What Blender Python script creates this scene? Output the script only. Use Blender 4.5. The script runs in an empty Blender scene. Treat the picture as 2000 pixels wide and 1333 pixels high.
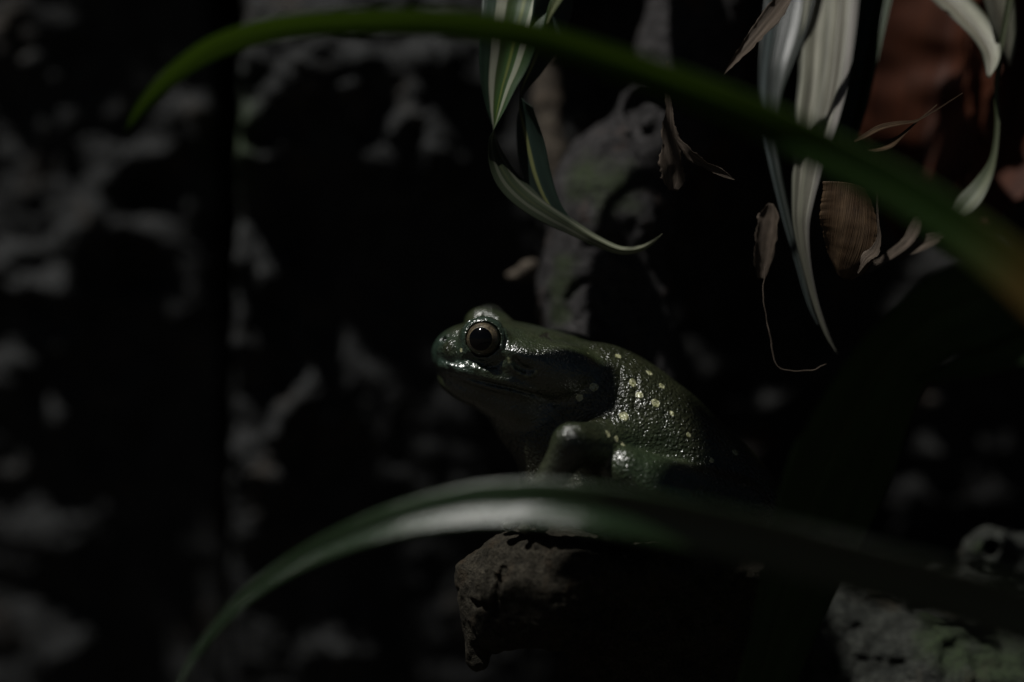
import bpy, math, random
import numpy as np
from mathutils import Vector

# ------------------------------------------------------------------ basics
# Design unit: one "mm-ish" unit = 0.108 mm.  A point is (px, py, d): d = units behind the plane of the frog's eye.
U = 1.08e-4
D = 5555.0
GZ = 1150.0                     # the ground lies this far below the camera axis
rng = random.Random(7)
scene = bpy.context.scene
col = scene.collection

WO = {}                         # world origin of every object

def P(px, py, d=0.0):
    k = (D + d) / D
    return np.array([(px - 1000.0) * k, d, (666.5 - py) * k])

def link(o, parent=None):
    col.objects.link(o)
    if parent is not None:
        o.parent = parent
    return o

def tag(o, label=None, cat=None, group=None, kind=None):
    if label: o['label'] = label
    if cat: o['category'] = cat
    if group: o['group'] = group
    if kind: o['kind'] = kind
    return o

def mesh_obj(name, verts, faces, mat, parent=None, smooth=True, attrs=None, uvs=None, origin=None):
    """verts in design units (numpy n x 3) -> one mesh object in metres, its origin at `origin` (design units)"""
    v = np.asarray(verts, dtype=np.float64)
    if origin is None:
        origin = np.array([v[:, 0].mean(), v[:, 1].mean(), v[:, 2].min()])
    origin = np.asarray(origin, float)
    me = bpy.data.meshes.new(name)
    me.from_pydata(((v - origin) * U).tolist(), [], [tuple(f) for f in faces])
    if attrs:
        for k, a in attrs.items():
            at = me.attributes.new(k, 'FLOAT', 'POINT')
            at.data.foreach_set('value', np.asarray(a, dtype=np.float32))
    if uvs is not None:
        uvl = me.uv_layers.new(name='UVMap')
        li = np.zeros(len(me.loops), dtype=np.int32)
        me.loops.foreach_get('vertex_index', li)
        uvl.data.foreach_set('uv', np.asarray(uvs, dtype=np.float32)[li].ravel())
    me.polygons.foreach_set('use_smooth', [smooth] * len(me.polygons))
    me.update()
    me.materials.append(mat)
    o = bpy.data.objects.new(name, me)
    link(o, parent)
    WO[o.name] = origin * U
    o.location = tuple(origin * U - (WO[parent.name] if parent is not None else 0))
    return o

def empty(name, origin):
    o = bpy.data.objects.new(name, None)
    o.empty_display_size = 0.01
    link(o)
    WO[o.name] = np.asarray(origin, float) * U
    o.location = tuple(WO[o.name])
    return o

# ------------------------------------------------------------------ noise
def _h(ix, iy, iz, seed):
    n = (ix.astype(np.uint32) * np.uint32(374761393) + iy.astype(np.uint32) * np.uint32(668265263)
         + iz.astype(np.uint32) * np.uint32(2147483647 - 58317) + np.uint32((seed * 974711 + 1013) & 0xffffffff))
    n = (n ^ (n >> np.uint32(13))) * np.uint32(1274126177)
    n = (n ^ (n >> np.uint32(16))) * np.uint32(2246822519)
    n = n ^ (n >> np.uint32(15))
    return n.astype(np.float64) / 4294967295.0

def vnoise(p, seed=0):
    p = np.asarray(p, float)
    i = np.floor(p).astype(np.int64)
    f = p - i
    f = f * f * f * (f * (f * 6 - 15) + 10)
    r = 0
    for dx in (0, 1):
        for dy in (0, 1):
            for dz in (0, 1):
                w = (f[:, 0] if dx else 1 - f[:, 0]) * (f[:, 1] if dy else 1 - f[:, 1]) * (f[:, 2] if dz else 1 - f[:, 2])
                r = r + w * _h(i[:, 0] + dx, i[:, 1] + dy, i[:, 2] + dz, seed)
    return r * 2 - 1

def fbm(p, octv=4, seed=0, gain=0.5, ridged=False):
    a, s, r = 1.0, 0.0, 0
    q = np.asarray(p, float).copy()
    for o in range(octv):
        n = vnoise(q + 17.3 * o, seed + o)
        if ridged:
            n = 1 - 2 * np.abs(n)
        r = r + a * n
        s += a
        a *= gain
        q = q * 2.03
    return r / s

# ------------------------------------------------------------------ signed-distance sculpting
def smin(a, b, k):
    if k <= 0: return np.minimum(a, b)
    h = np.maximum(k - np.abs(a - b), 0) / k
    return np.minimum(a, b) - h * h * k * 0.25

class Sculpt:
    def __init__(s, lo, hi, h):
        s.lo, s.h = np.array(lo, float), h
        s.n = np.ceil((np.array(hi, float) - s.lo) / h).astype(int) + 1
        s.f = np.full(s.n, 90.0, dtype=np.float32)
        s.ax = [(s.lo[i] + h * np.arange(s.n[i])).astype(np.float32) for i in range(3)]
    def _sl(s, lo, hi):
        r = []
        for i in range(3):
            a = max(0, int(math.floor((lo[i] - s.lo[i]) / s.h)))
            b = min(s.n[i], int(math.ceil((hi[i] - s.lo[i]) / s.h)) + 1)
            if b <= a: return None
            r.append(slice(a, b))
        return tuple(r)
    def _apply(s, sl, d, k, sub):
        g = s.f[sl]
        s.f[sl] = -smin(-g, d, k) if sub else smin(g, d, k)
    def ell(s, c, r, ax=None, k=20, sub=False):
        c, r = np.asarray(c, float), np.asarray(r, float)
        pad = r.max() + 60
        sl = s._sl(c - pad, c + pad)
        if sl is None: return
        x = s.ax[0][sl[0]][:, None, None] - c[0]; y = s.ax[1][sl[1]][None, :, None] - c[1]; z = s.ax[2][sl[2]][None, None, :] - c[2]
        if ax is None: q = [x, y, z]
        else: q = [x * a[0] + y * a[1] + z * a[2] for a in ax]
        k0 = np.sqrt(sum((q[i] / r[i]) ** 2 for i in range(3)))
        k1 = np.sqrt(sum((q[i] / r[i] ** 2) ** 2 for i in range(3))) + 1e-9
        d = (k0 * (k0 - 1) / k1).astype(np.float32)
        d = np.maximum(d, -r.min())
        s._apply(sl, np.minimum(d, 90), k, sub)
    def cap(s, a, b, ra, rb, k=12, sub=False):
        a, b = np.asarray(a, float), np.asarray(b, float)
        pad = max(ra, rb) + 50
        sl = s._sl(np.minimum(a, b) - pad, np.maximum(a, b) + pad)
        if sl is None: return
        x = s.ax[0][sl[0]][:, None, None]; y = s.ax[1][sl[1]][None, :, None]; z = s.ax[2][sl[2]][None, None, :]
        ab = b - a; L2 = max(float(ab @ ab), 1e-6)
        t = np.clip(((x - a[0]) * ab[0] + (y - a[1]) * ab[1] + (z - a[2]) * ab[2]) / L2, 0, 1)
        d = np.sqrt((x - a[0] - t * ab[0]) ** 2 + (y - a[1] - t * ab[1]) ** 2 + (z - a[2] - t * ab[2]) ** 2) - (ra + (rb - ra) * t)
        s._apply(sl, np.minimum(d, 90).astype(np.float32), k, sub)
    def chain(s, pts, rad, k=12, sub=False):
        rad = rad if hasattr(rad, '__len__') else [rad] * len(pts)
        for i in range(len(pts) - 1):
            s.cap(pts[i], pts[i + 1], rad[i], rad[i + 1], k, sub)
    def noise(s, amp, wl, octv=4, seed=0, ridged=False, band=45, stretch=(1, 1, 1)):
        m = np.abs(s.f) < band
        I = np.argwhere(m)
        p = (s.lo + s.h * I) / (wl * np.array(stretch))
        s.f[m] += (amp * fbm(p, octv, seed, ridged=ridged)).astype(np.float32)
    def at(s, p):
        q = (np.asarray(p, float) - s.lo) / s.h
        i = np.clip(np.floor(q).astype(int), 0, s.n - 2); f = q - i
        r = 0
        for dx in (0, 1):
            for dy in (0, 1):
                for dz in (0, 1):
                    w = (f[0] if dx else 1 - f[0]) * (f[1] if dy else 1 - f[1]) * (f[2] if dz else 1 - f[2])
                    r += w * s.f[i[0] + dx, i[1] + dy, i[2] + dz]
        return r
    def surf(s, px, py, push=0.0):
        """point where the sight line through (px,py) first meets the surface"""
        d = s.lo[1] + 1
        while d < s.lo[1] + s.h * (s.n[1] - 2):
            if s.at(P(px, py, d)) < 0: break
            d += 1.5
        return P(px, py, d + push)
    def mesh(s):
        f = s.f.copy()
        for i in range(3):
            sl = [slice(None)] * 3; sl[i] = 0; f[tuple(sl)] = 90
            sl[i] = -1; f[tuple(sl)] = 90
        g = f < 0
        n = [k - 1 for k in f.shape]
        c = np.zeros(n, dtype=np.int8)
        for dx in (0, 1):
            for dy in (0, 1):
                for dz in (0, 1):
                    c += g[dx:dx + n[0], dy:dy + n[1], dz:dz + n[2]]
        act = (c > 0) & (c < 8)
        I = np.argwhere(act)
        idx = np.full(n, -1, dtype=np.int64); idx[act] = np.arange(len(I))
        acc = np.zeros((len(I), 3)); cnt = np.zeros(len(I))
        cs = [(x, y, z) for x in (0, 1) for y in (0, 1) for z in (0, 1)]
        for a in cs:
            for b in cs:
                if sum(b) - sum(a) == 1 and all(b[i] >= a[i] for i in range(3)):
                    fa = f[I[:, 0] + a[0], I[:, 1] + a[1], I[:, 2] + a[2]]; fb = f[I[:, 0] + b[0], I[:, 1] + b[1], I[:, 2] + b[2]]
                    m = (fa < 0) != (fb < 0)
                    t = (fa / np.where(m, fa - fb, 1))[m][:, None]
                    acc[m] += np.array(a) + (np.array(b) - np.array(a)) * t
                    cnt[m] += 1
        v = s.lo + s.h * (I + acc / cnt[:, None])
        faces = []
        for ax in range(3):
            o = [(ax + 1) % 3, (ax + 2) % 3]
            A = [slice(None)] * 3; B = [slice(None)] * 3
            A[ax] = slice(0, -1); B[ax] = slice(1, None)
            ga, gb = g[tuple(A)], g[tuple(B)]
            E = np.argwhere(ga != gb)
            E = E[(E[:, o[0]] > 0) & (E[:, o[1]] > 0) & (E[:, o[0]] < n[o[0]]) & (E[:, o[1]] < n[o[1]])]
            q = []
            for (u, w) in ((-1, -1), (0, -1), (0, 0), (-1, 0)):
                e = E.copy(); e[:, o[0]] += u; e[:, o[1]] += w
                q.append(idx[e[:, 0], e[:, 1], e[:, 2]])
            q = np.stack(q, 1)
            fl = ga[E[:, 0], E[:, 1], E[:, 2]]
            q[~fl] = q[~fl][:, ::-1]
            faces.append(q)
        faces = np.concatenate(faces)
        # keep only the largest connected piece (labels by propagation)
        lab = np.arange(len(v))
        while True:
            m = lab[faces].min(1)
            new = lab.copy()
            for j in range(4): np.minimum.at(new, faces[:, j], m)
            new = new[new]
            if (new == lab).all(): break
            lab = new
        ids, cn = np.unique(lab, return_counts=True)
        keep = lab == ids[cn.argmax()]
        remap = np.cumsum(keep) - 1
        faces = remap[faces[keep[faces[:, 0]]]]
        return v[keep], faces.tolist()

# ------------------------------------------------------------------ materials
def nt(name):
    m = bpy.data.materials.new(name); m.use_nodes = True
    t = m.node_tree
    return m, t, t.nodes['Principled BSDF'], t.nodes['Material Output']

def N(t, typ, **kw):
    n = t.nodes.new(typ)
    for k, v in kw.items():
        if k.startswith('i_'):
            n.inputs[k[2:].replace('_', ' ')].default_value = v
        else:
            setattr(n, k, v)
    return n

def noise_node(t, vec, wl, detail=4, rough=0.55, dist=0.0):
    n = N(t, 'ShaderNodeTexNoise'); n.inputs['Scale'].default_value = 1.0 / (wl * U); n.inputs['Detail'].default_value = detail
    n.inputs['Roughness'].default_value = rough; n.inputs['Distortion'].default_value = dist
    if vec is not None: t.links.new(vec, n.inputs['Vector'])
    return n

def ramp(t, fac, stops, interp='LINEAR'):
    r = N(t, 'ShaderNodeValToRGB'); r.color_ramp.interpolation = interp
    els = r.color_ramp.elements
    while len(els) < len(stops): els.new(0.5)
    for e, (p, c) in zip(els, stops):
        e.position = p; e.color = (*c, 1) if len(c) == 3 else c
    t.links.new(fac, r.inputs['Fac'])
    return r

def mixc(t, fac, a, b, mode='MIX'):
    m = N(t, 'ShaderNodeMix', data_type='RGBA', blend_type=mode)
    for sock, val in ((m.inputs[0], fac), (m.inputs[6], a), (m.inputs[7], b)):
        if hasattr(val, 'links'): t.links.new(val, sock)
        elif isinstance(val, tuple): sock.default_value = (*val, 1) if len(val) == 3 else val
        else: sock.default_value = val
    return m.outputs[2]

def math_n(t, op, a, b=None, clamp=False):
    m = N(t, 'ShaderNodeMath', operation=op, use_clamp=clamp)
    for sock, val in ((m.inputs[0], a), (m.inputs[1], b)):
        if val is None: continue
        if hasattr(val, 'links'): t.links.new(val, sock)
        else: sock.default_value = val
    return m.outputs[0]

def bump(t, height, dist, strength=1.0, prev=None):
    b = N(t, 'ShaderNodeBump'); b.inputs['Distance'].default_value = dist * U; b.inputs['Strength'].default_value = strength
    t.links.new(height, b.inputs['Height'])
    if prev is not None: t.links.new(prev, b.inputs['Normal'])
    return b.outputs['Normal']

def attr(t, name):
    return N(t, 'ShaderNodeAttribute', attribute_name=name).outputs['Fac']

def rock_mat(name, c1, c2, moss=(0.035, 0.06, 0.02), rust=(0.09, 0.05, 0.025), wl=70, rough=0.75, bd=9, spec=0.25):
    m, t, b, o = nt(name)
    v = N(t, 'ShaderNodeTexCoord').outputs['Object']
    n1 = noise_node(t, v, wl, 6, 0.6, 0.4); n2 = noise_node(t, v, wl * 0.22, 5, 0.65); n3 = noise_node(t, v, wl * 2.4, 3)
    c = ramp(t, n1.outputs['Fac'], [(0.3, c1), (0.7, c2)]).outputs['Color']
    sp = ramp(t, n2.outputs['Fac'], [(0.35, (0.35, 0.35, 0.35)), (0.7, (1.15, 1.15, 1.15))]).outputs['Color']
    c = mixc(t, 1.0, c, sp, 'MULTIPLY')
    rf = ramp(t, n3.outputs['Fac'], [(0.58, (0, 0, 0)), (0.72, (1, 1, 1))]).outputs['Color']
    c = mixc(t, math_n(t, 'MULTIPLY', rf, 0.6), c, rust)
    mf = math_n(t, 'MULTIPLY', attr(t, 'moss'), ramp(t, n2.outputs['Fac'], [(0.3, (0.25, 0.25, 0.25)), (0.6, (1, 1, 1))]).outputs['Color'], True)
    c = mixc(t, mf, c, moss)
    t.links.new(c, b.inputs['Base Color'])
    b.inputs['Roughness'].default_value = rough; b.inputs['Specular IOR Level'].default_value = spec
    nn = bump(t, n1.outputs['Fac'], bd * 2.0)
    nn = bump(t, n2.outputs['Fac'], bd, 1.0, nn)
    t.links.new(nn, b.inputs['Normal'])
    return m

def leaf_mat(name, stops, trans=0.25, tcol=None, rough=0.35, streak=0.35, along=None, spec=0.5, veins=70, sheen_bump=1.2):
    """stops: colour across the blade (UV y); along: optional stops (UV x -> colour, alpha = how much) for a tint along the blade"""
    m, t, b, o = nt(name)
    uv = N(t, 'ShaderNodeTexCoord').outputs['UV']
    sx = N(t, 'ShaderNodeSeparateXYZ'); t.links.new(uv, sx.inputs[0])
    mp = N(t, 'ShaderNodeMapping'); mp.inputs['Scale'].default_value = (2.5, veins, 1); t.links.new(uv, mp.inputs['Vector'])
    ns = N(t, 'ShaderNodeTexNoise'); ns.inputs['Scale'].default_value = 1.0; ns.inputs['Detail'].default_value = 3; t.links.new(mp.outputs[0], ns.inputs['Vector'])
    mp2 = N(t, 'ShaderNodeMapping'); mp2.inputs['Scale'].default_value = (9, 6, 1); t.links.new(uv, mp2.inputs['Vector'])
    n2 = N(t, 'ShaderNodeTexNoise'); n2.inputs['Scale'].default_value = 1.0; n2.inputs['Detail'].default_value = 4; t.links.new(mp2.outputs[0], n2.inputs['Vector'])
    y = math_n(t, 'ADD', sx.outputs['Y'], math_n(t, 'MULTIPLY', math_n(t, 'SUBTRACT', n2.outputs['Fac'], 0.5), 0.05))
    c = ramp(t, y, stops).outputs['Color']
    st = ramp(t, ns.outputs['Fac'], [(0.25, (1 - streak,) * 3), (0.75, (1 + streak * 0.4,) * 3)]).outputs['Color']
    c = mixc(t, 1.0, c, st, 'MULTIPLY')
    bl = ramp(t, n2.outputs['Fac'], [(0.3, (0.7, 0.7, 0.7)), (0.7, (1.1, 1.1, 1.1))]).outputs['Color']
    c = mixc(t, 1.0, c, bl, 'MULTIPLY')
    if along:
        r = ramp(t, sx.outputs['X'], along)
        c = mixc(t, r.outputs['Alpha'], c, r.outputs['Color'])
    t.links.new(c, b.inputs['Base Color'])
    b.inputs['Roughness'].default_value = rough; b.inputs['Specular IOR Level'].default_value = spec
    nn = bump(t, ns.outputs['Fac'], sheen_bump)
    t.links.new(nn, b.inputs['Normal'])
    tr = N(t, 'ShaderNodeBsdfTranslucent')
    if tcol: t.links.new(mixc(t, 1.0, c, tcol, 'MULTIPLY'), tr.inputs['Color'])
    else: t.links.new(c, tr.inputs['Color'])
    ms = N(t, 'ShaderNodeMixShader'); ms.inputs[0].default_value = trans
    t.links.new(b.outputs[0], ms.inputs[1]); t.links.new(tr.outputs[0], ms.inputs[2]); t.links.new(ms.outputs[0], o.inputs[0])
    return m

# ------------------------------------------------------------------ ribbons (leaf blades) and strands
def spline(rows, n):
    """Catmull-Rom through rows of numbers, resampled evenly to n rows"""
    R = np.array(rows, float)
    Q = np.vstack([2 * R[0] - R[1], R, 2 * R[-1] - R[-2]])
    out = []
    for i in range(1, len(Q) - 2):
        for tt in np.linspace(0, 1, 16, endpoint=False):
            a, b, c, d = Q[i - 1], Q[i], Q[i + 1], Q[i + 2]
            out.append(0.5 * ((2 * b) + (c - a) * tt + (2 * a - 5 * b + 4 * c - d) * tt ** 2 + (3 * b - a - 3 * c + d) * tt ** 3))
    out.append(R[-1]); out = np.array(out)
    L = np.concatenate([[0], np.cumsum(np.linalg.norm(np.diff(out[:, :2], axis=0), axis=1) + 1e-6)])
    s = np.linspace(0, L[-1], n)
    return np.stack([np.interp(s, L, out[:, j]) for j in range(out.shape[1])], 1)

def ribbon(name, rows, mat, parent=None, n=90, m=13, fold=0.0, curl=0.0, thick=2.2, wav=0.0, seed=1, ragged=0.0, space=False, pleat=0.0, np_=3.0):
    """rows: (px, py, d, apparent width, roll in degrees [, fold]) along the blade"""
    R = spline(rows, n)
    C = R[:, :3] if space else np.array([P(*r[:3]) for r in R])   # space: rows are x, y, z in design units
    T = np.gradient(C, axis=0); T /= np.linalg.norm(T, axis=1)[:, None] + 1e-9
    e1 = np.cross(T, np.array([0, 0, 1.0]) if space else np.array([0, 1.0, 0])); e1 /= np.linalg.norm(e1, axis=1)[:, None] + 1e-9
    nc = np.cross(T, e1)
    roll = np.radians(R[:, 4])
    W = np.maximum(R[:, 3], 0.6) * (1 if space else (D + R[:, 2]) / D) / np.maximum(np.abs(np.cos(roll)), 0.3)
    cr = np.cos(roll)[:, None] * e1 + np.sin(roll)[:, None] * nc
    nr = np.cos(roll)[:, None] * nc - np.sin(roll)[:, None] * e1
    v = np.linspace(-1, 1, m)
    fo = R[:, 5] if R.shape[1] > 5 else np.full(n, fold)
    nz = vnoise(np.stack([np.linspace(0, 9, n), np.full(n, 0.5), np.full(n, seed)], 1), seed)
    front = np.zeros((n, m, 3)); back = np.zeros((n, m, 3)); uv = np.zeros((n, m, 2))
    for j, x in enumerate(v):
        h = fo * (abs(x) - 0.5) * W * 0.5 + curl * (x * x - 0.33) * W * 0.5
        h = h + pleat * W * math.cos(math.pi * np_ * x + 0.7) * (0.7 + 0.3 * math.sin(5 * x))
        h = h + wav * W * vnoise(np.stack([np.linspace(0, 14, n), np.full(n, x * 1.3), np.full(n, seed + 9.0)], 1), seed + 3)
        rg = 1 + ragged * abs(x) ** 3 * vnoise(np.stack([np.linspace(0, 11, n), np.full(n, x * 2.0), np.full(n, 3.0)], 1), seed + 5)
        rg = rg + 0.5 * ragged * abs(x) ** 4 * vnoise(np.stack([np.linspace(0, 117, n), np.full(n, x * 2.0), np.full(n, 8.0)], 1), seed + 6)
        p = C + cr * (x * W * 0.5 * rg)[:, None] + nr * h[:, None]
        th = thick * (1 - 0.85 * x * x) * np.minimum(1, W / 12)
        front[:, j] = p + nr * (th * 0.5)[:, None]; back[:, j] = p - nr * (th * 0.5)[:, None]
        uv[:, j, 0] = np.linspace(0, 1, n); uv[:, j, 1] = (x + 1) / 2
    V = np.concatenate([front.reshape(-1, 3), back.reshape(-1, 3)])
    UV = np.concatenate([uv.reshape(-1, 2)] * 2)
    F = []; o = n * m
    for i in range(n - 1):
        for j in range(m - 1):
            a, b, c, d = i * m + j, i * m + j + 1, (i + 1) * m + j + 1, (i + 1) * m + j
            F.append((a, d, c, b)); F.append((o + a, o + b, o + c, o + d))
        for j in (0, m - 1):
            a, d = i * m + j, (i + 1) * m + j
            F.append((a, o + a, o + d, d) if j == 0 else (a, d, o + d, o + a))
    for i in (0, n - 1):
        for j in range(m - 1):
            a, b = i * m + j, i * m + j + 1
            F.append((a, b, o + b, o + a) if i == 0 else (a, o + a, o + b, b))
    return mesh_obj(name, V, F, mat, parent, uvs=UV)

def strand(name, rows, mat, parent=None, n=50, seg=8):
    """rows: (px, py, d, radius)"""
    R = spline(rows, n)
    C = np.array([P(*r[:3]) for r in R]); C += 2.0 * np.stack([vnoise(C / 18.0, 5), vnoise(C / 18.0, 6), vnoise(C / 18.0, 7)], 1)
    T = np.gradient(C, axis=0); T /= np.linalg.norm(T, axis=1)[:, None] + 1e-9
    e1 = np.cross(T, np.array([0, 1.0, 0])); e1 /= np.linalg.norm(e1, axis=1)[:, None] + 1e-9
    e2 = np.cross(T, e1)
    V = []; F = []
    for i in range(n):
        for j in range(seg):
            a = 2 * math.pi * j / seg
            V.append(C[i] + R[i, 3] * (math.cos(a) * e1[i] + math.sin(a) * e2[i]))
    for i in range(n - 1):
        for j in range(seg):
            F.append((i * seg + j, i * seg + (j + 1) % seg, (i + 1) * seg + (j + 1) % seg, (i + 1) * seg + j))
    F.append(tuple(range(seg))[::-1]); F.append(tuple((n - 1) * seg + j for j in range(seg)))
    uv = [((k // seg) / (n - 1), (k % seg) / seg) for k in range(n * seg)]
    return mesh_obj(name, np.array(V), F, mat, parent, uvs=uv)

# ------------------------------------------------------------------ rock faces: relief grids with real depth
def seg_dist(X, Y, pts):
    d = np.full(X.shape, 1e9)
    if len(pts) == 1: return np.hypot(X - pts[0][0], Y - pts[0][1])
    for (x0, y0), (x1, y1) in zip(pts[:-1], pts[1:]):
        vx, vy = x1 - x0, y1 - y0; L = vx * vx + vy * vy + 1e-6
        t = np.clip(((X - x0) * vx + (Y - y0) * vy) / L, 0, 1)
        d = np.minimum(d, np.hypot(X - x0 - t * vx, Y - y0 - t * vy))
    return d

def lumps(X, Y, wl, seed):
    """rounded cobbly relief: 1 at the middle of each lump, falling to its rim"""
    x, y = X / wl, Y / wl
    ix, iy = np.floor(x).astype(np.int64), np.floor(y).astype(np.int64)
    best = np.full(X.shape, 9.0); hh = np.zeros(X.shape)
    for dx in (-1, 0, 1):
        for dy in (-1, 0, 1):
            cx, cy = ix + dx, iy + dy
            z = np.full(cx.shape, seed, dtype=np.int64)
            px = cx + 0.15 + 0.7 * _h(cx, cy, z, 1); py = cy + 0.15 + 0.7 * _h(cx, cy, z, 2); k = 0.35 + 0.9 * _h(cx, cy, z, 3)
            d = (x - px) ** 2 + (y - py) ** 2
            m = d < best
            best = np.where(m, d, best); hh = np.where(m, k, hh)
    return hh * np.clip(1 - best / 0.75, 0, 1)

def rock_face(name, x0, x1, y0, y1, d0, lean, step, feats, mat, amp=40, wl=170, seed=1, back=500, turn=None, mossf=None, octv=6, fs=0.55, skew=0.0, lit=None):
    nx, ny = int((x1 - x0) / step) + 1, int((y1 - y0) / step) + 1
    xs, ys = np.linspace(x0, x1, nx), np.linspace(y0, y1, ny)
    X, Y = np.meshgrid(xs, ys)
    q = np.stack([X.ravel() / wl, Y.ravel() / wl, np.full(X.size, seed * 3.7)], 1)
    wx = 14 * vnoise(q * 4, seed + 40).reshape(X.shape); wy = 14 * vnoise(q * 4 + 5, seed + 41).reshape(X.shape)
    h = amp * fbm(q, octv, seed, 0.6).reshape(X.shape) + 0.35 * amp * fbm(q * 1.7, 3, seed + 9, 0.5, True).reshape(X.shape)
    lm = np.full(X.shape, 0.5)
    if lit:
        lm = np.full(X.shape, 0.12)
        for cx, cy, r in lit: lm = np.maximum(lm, np.exp(-(np.hypot(X - cx, Y - cy) / r) ** 2))
    X2, Y2 = X + 1.6 * wx, Y + 1.6 * wy
    h = h * (0.35 + 0.65 * lm) + lm * (0.85 * amp * lumps(X2, Y2, 92, seed) + 0.6 * amp * lumps(X2 + 31, Y2 + 7, 44, seed + 1) + 0.25 * amp * lumps(X2, Y2, 24, seed + 2))
    for pts, r, ht in feats:
        lowf = 0.55 if pts[0][1] > 800 else 1.0
        h = h + fs * lowf * ht * np.exp(-(seg_dist(X + wx, Y + wy, pts) / r) ** 2)
    d = d0 + lean * (Y - 666.5) - h
    if turn is not None: d = d + turn(X, Y)
    k = (D + d) / D; kb = (D + d0) / D
    XS = X - skew * (Y - 300) + 0.6 * wx
    V = np.stack([(XS - 1000) * kb, d, (666.5 - Y) * kb], -1).reshape(-1, 3)
    F = []
    for j in range(ny - 1):
        for i in range(nx - 1):
            a = j * nx + i
            F.append((a, a + nx, a + nx + 1, a + 1))
    ring = list(range(nx)) + [j * nx + nx - 1 for j in range(1, ny)] + [(ny - 1) * nx + i for i in range(nx - 2, -1, -1)] + [j * nx for j in range(ny - 2, 0, -1)]
    B = V[ring].copy(); B[:, 1] = d.max() + back
    o = len(V); V = np.concatenate([V, B]); m = len(ring)
    for i in range(m):
        F.append((ring[i], ring[(i + 1) % m], o + (i + 1) % m, o + i))
    F.append(tuple(o + i for i in range(m)))
    moss = np.zeros(len(V))
    if mossf is not None: moss[:o] = mossf(X, Y).ravel()
    return mesh_obj(name, V, F, mat, attrs={'moss': moss})

def blobs(V, spots):
    """moss mask: spots = (px, py, d, radius)"""
    m = np.zeros(len(V))
    w = 0.25 * vnoise(V / 25.0, 77)
    for px, py, d, r in spots:
        m = np.maximum(m, np.clip(1.6 * (1 + w - np.linalg.norm(V - P(px, py, d), axis=1) / r), 0, 1))
    return m

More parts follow.
